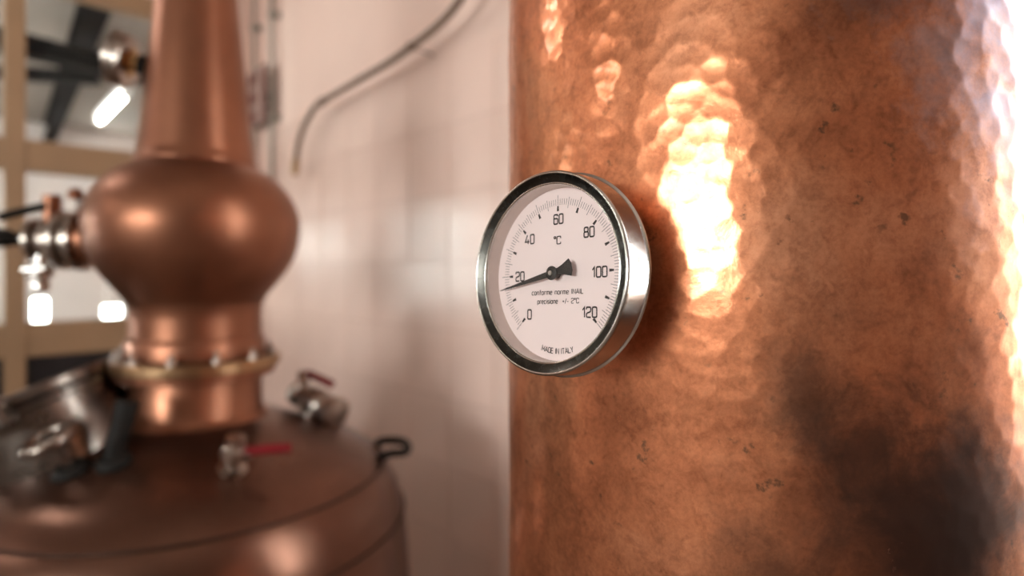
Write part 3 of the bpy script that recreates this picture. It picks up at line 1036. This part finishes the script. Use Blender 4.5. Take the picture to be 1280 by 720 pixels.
# sanitary valve at the back right: horizontal body with clamps and red lever
vx, vy = 0.188, 0.118
vo = Vector((vx, vy, dome_z(math.hypot(vx, vy))))
vn = dome_n(vx, vy)
sv = add('sanitary_valve', lathe([(0.030, -0.006), (0.030, 0.008), (0.022, 0.012), (0.022, 0.026), (0, 0.026)], 24, frame_to(vn, vo)), 'fitting_steel', still)
va = Vector((0.80, -0.45, -0.28)).normalized()
vc = vo + vn * 0.030
add('valve_body', lathe([(1.2 * q, 1.15 * w) for q, w in [(0, -0.058), (0.022, -0.058), (0.024, -0.045), (0.017, -0.04), (0.017, -0.028), (0.026, -0.02), (0.029, 0), (0.026, 0.02), (0.02, 0.028), (0.02, 0.036), (0.031, 0.04), (0.031, 0.056), (0.024, 0.06), (0, 0.06)]], 28, frame_to(va, vc)), 'fitting_steel', sv)
add('valve_bonnet', tube([vc - va * 0.035, vc - va * 0.045 + Vector((0, 0, 0.055))], 0.012, 14), 'fitting_steel', sv)
add('lever', tube(smooth_path([vc - va * 0.045 + Vector((0, 0, 0.052)), vc - va * 0.02 + Vector((0.005, 0, 0.054)), vc + va * 0.035 + Vector((0.01, 0, 0.055))], 5), [0.005] * 3 + [0.0085] * 8, 10), 'lever_red', sv)
# black carrying handle on the shoulder
ha = R_(16)
hr = Vector((math.cos(ha), math.sin(ha), 0))
ht = Vector((-hr.y, hr.x, 0))
hb = hr * 0.352 + Vector((0, 0, dome_z(0.352) + 0.004))
hp = [hb + ht * 0.045, hb + ht * 0.045 + hr * 0.022 + Vector((0, 0, 0.004)), hb + ht * 0.034 + hr * 0.055 + Vector((0, 0, 0.002)), hb + hr * 0.064, hb - ht * 0.034 + hr * 0.055 - Vector((0, 0, 0.002)), hb - ht * 0.045 + hr * 0.022, hb - ht * 0.045 - Vector((0, 0, 0.008))]
add('carry_handle', tube(smooth_path(hp, 5), 0.009, 12), 'black_rubber', still)

# dial thermometer on the neck, seen almost edge-on
nz = 0.405
tn = Vector((-0.965, -0.16, 0.20)).normalized()
c_, s_ = math.cos(YAW), math.sin(YAW)
tnw = Vector((tn.x * c_ - tn.y * s_, tn.x * s_ + tn.y * c_, tn.z))
base_l = Vector((-0.0865, -0.012, EYE + nz))
base_w = Vector((SX + base_l.x * c_ - base_l.y * s_, SY + base_l.x * s_ + base_l.y * c_, base_l.z))
ng = empty('dial_thermometer', (0, 0, 0))
ng.matrix_world = frame_to(tnw, base_w)
tag(ng, 'small steel dial thermometer on a brass stem on the pot still neck', 'thermometer')
add('stem', lathe([(0, -0.001), (0.012, -0.001), (0.012, 0.018), (0, 0.018)], 20), 'brass', ng)
add('hex_nut', lathe([(0, 0.006), (0.021, 0.006), (0.021, 0.020), (0, 0.020)], 6, angle=20), 'black_rubber', ng)
add('socket', lathe([(0, 0.018), (0.016, 0.018), (0.018, 0.030), (0.028, 0.036), (0, 0.037)], 24), 'brass', ng)
cs = add('case', lathe([(0, 0.037), (0.048, 0.037), (0.051, 0.040), (0.051, 0.055), (0.054, 0.056), (0.054, 0.064), (0.050, 0.066), (0.046, 0.062), (0, 0.062)], 48), 'fitting_steel', ng)
add('dial', lathe([(0.0455, 0.0625), (0, 0.0627)], 48), 'dial_white', ng)
add('cover_glass', lathe([(0.0458, 0.0645), (0, 0.0645)], 48), 'dial_glass', ng)

# ---------------------------------------------------------------- wall pipe, conduits, sign
k_ = 1.0 / 1.076
pp = [(0.97, 0.93, 1.79), (0.99, 1.05, 0.98 + 0.0), (1.0, 1.242, 0.720), (1.0, 1.506, 0.652), (1.0, 1.761, 0.630), (1.0, 2.020, 0.612)]
pw = [Vector((x, y, EYE + z)) for x, y, z in pp]
pw = [Vector((0.99, 0.97, ZT)), Vector((0.99, 0.985, EYE + 1.3)), Vector((0.995, 1.06, EYE + 0.93))] + pw[2:]
pipe = empty('wall_pipe', (1.076, 1.5, EYE + 0.65))


def rel(ps, o):
    return [p - o.location for p in ps]


add('long_run', tube(rel(smooth_path(pw, 8), pipe), 0.0102, 12), 'pipe_tan', pipe)
dp = [Vector((1.0, 2.020, EYE + 0.612)), Vector((1.0, 2.085, EYE + 0.604)), Vector((1.0, 2.155, EYE + 0.565)), Vector((1.0, 2.205, EYE + 0.52)), Vector((1.0, 2.232, EYE + 0.468)), Vector((1.0, 2.247, EYE + 0.415))]
add('drop_bend', tube(rel(smooth_path(dp, 6), pipe), 0.0098, 12), 'pipe_tan', pipe)


def joint(p, d, r=0.0135, ln=0.04):
    return lathe([(0, -ln / 2), (r * 0.8, -ln / 2), (r, -ln / 2 + 0.004), (r, -0.004), (r * 0.8, 0), (r, 0.004), (r, ln / 2 - 0.004), (r * 0.8, ln / 2), (0, ln / 2)], 16, frame_to(d, Vector(p) - pipe.location))


add('coupling', joint((1.0, 2.03, EYE + 0.611), (0, 1, -0.1), 0.0135, 0.05), 'pipe_tan', pipe)
add('end_fitting', joint((1.0, 2.25, EYE + 0.405), (0, 0.2, -1), 0.0145, 0.06), 'bronze', pipe)
for y, z in ((1.47, 0.658),):
    b = add('bracket', tube(rel([Vector((1.0, y, EYE + z)), Vector((1.082, y, EYE + z - 0.005))], pipe), 0.003, 10), 'pipe_tan', pipe)
    add('bracket_ring', tube(ring_pts(Vector((1.0, y, EYE + z)) - pipe.location, (0, 1, -0.25), 0.0105, 20), 0.004, 8, True), 'pipe_tan', b)
tag(pipe, 'thin tan pipe bending down across the white tiled wall', 'pipe')

for y, zb, rr, lab in ((2.60, 1.84, 0.010, 'vertical grey conduit that ends on the tiled wall below the red sign'), (2.80, 0.3, 0.009, 'vertical grey conduit running down the corner of the tiled wall')):
    c = empty('conduit', (1.05, y, zb))
    add('run', tube([(0, 0, 0), (0, 0, ZT - zb)], rr, 12), 'conduit_grey', c)
    for z in (0.25, 0.75, 1.1):
        z_ = 2.62 + (z - 0.75) * 0.9 - zb
        add('clip', box((-0.013, -0.017, z_ - 0.012), (0.033, 0.017, z_ + 0.012), bev=0.003), 'conduit_grey', c)
    tag(c, lab, 'conduit')
sg = empty('wall_sign', (1.03, 2.715, EYE + 0.78))
add('plate', box((-0.002, -0.105, -0.125), (0.004, 0.105, 0.125), bev=0.001), 'sign_white', sg)
for z in (0.085, 0.0, -0.085):
    add('symbol', box((-0.0035, 0.0, z - 0.028), (-0.0015, 0.092, z + 0.028)), 'sign_red', sg)
add('border', box((-0.0032, -0.105, -0.125), (-0.0015, -0.06, 0.125)), 'sign_red', sg)
add('standoff', box((0.004, -0.02, -0.02), (0.047, 0.02, 0.02)), 'conduit_grey', sg)
tag(sg, 'small red and white sign plate on the tiled wall by the conduits', 'sign')
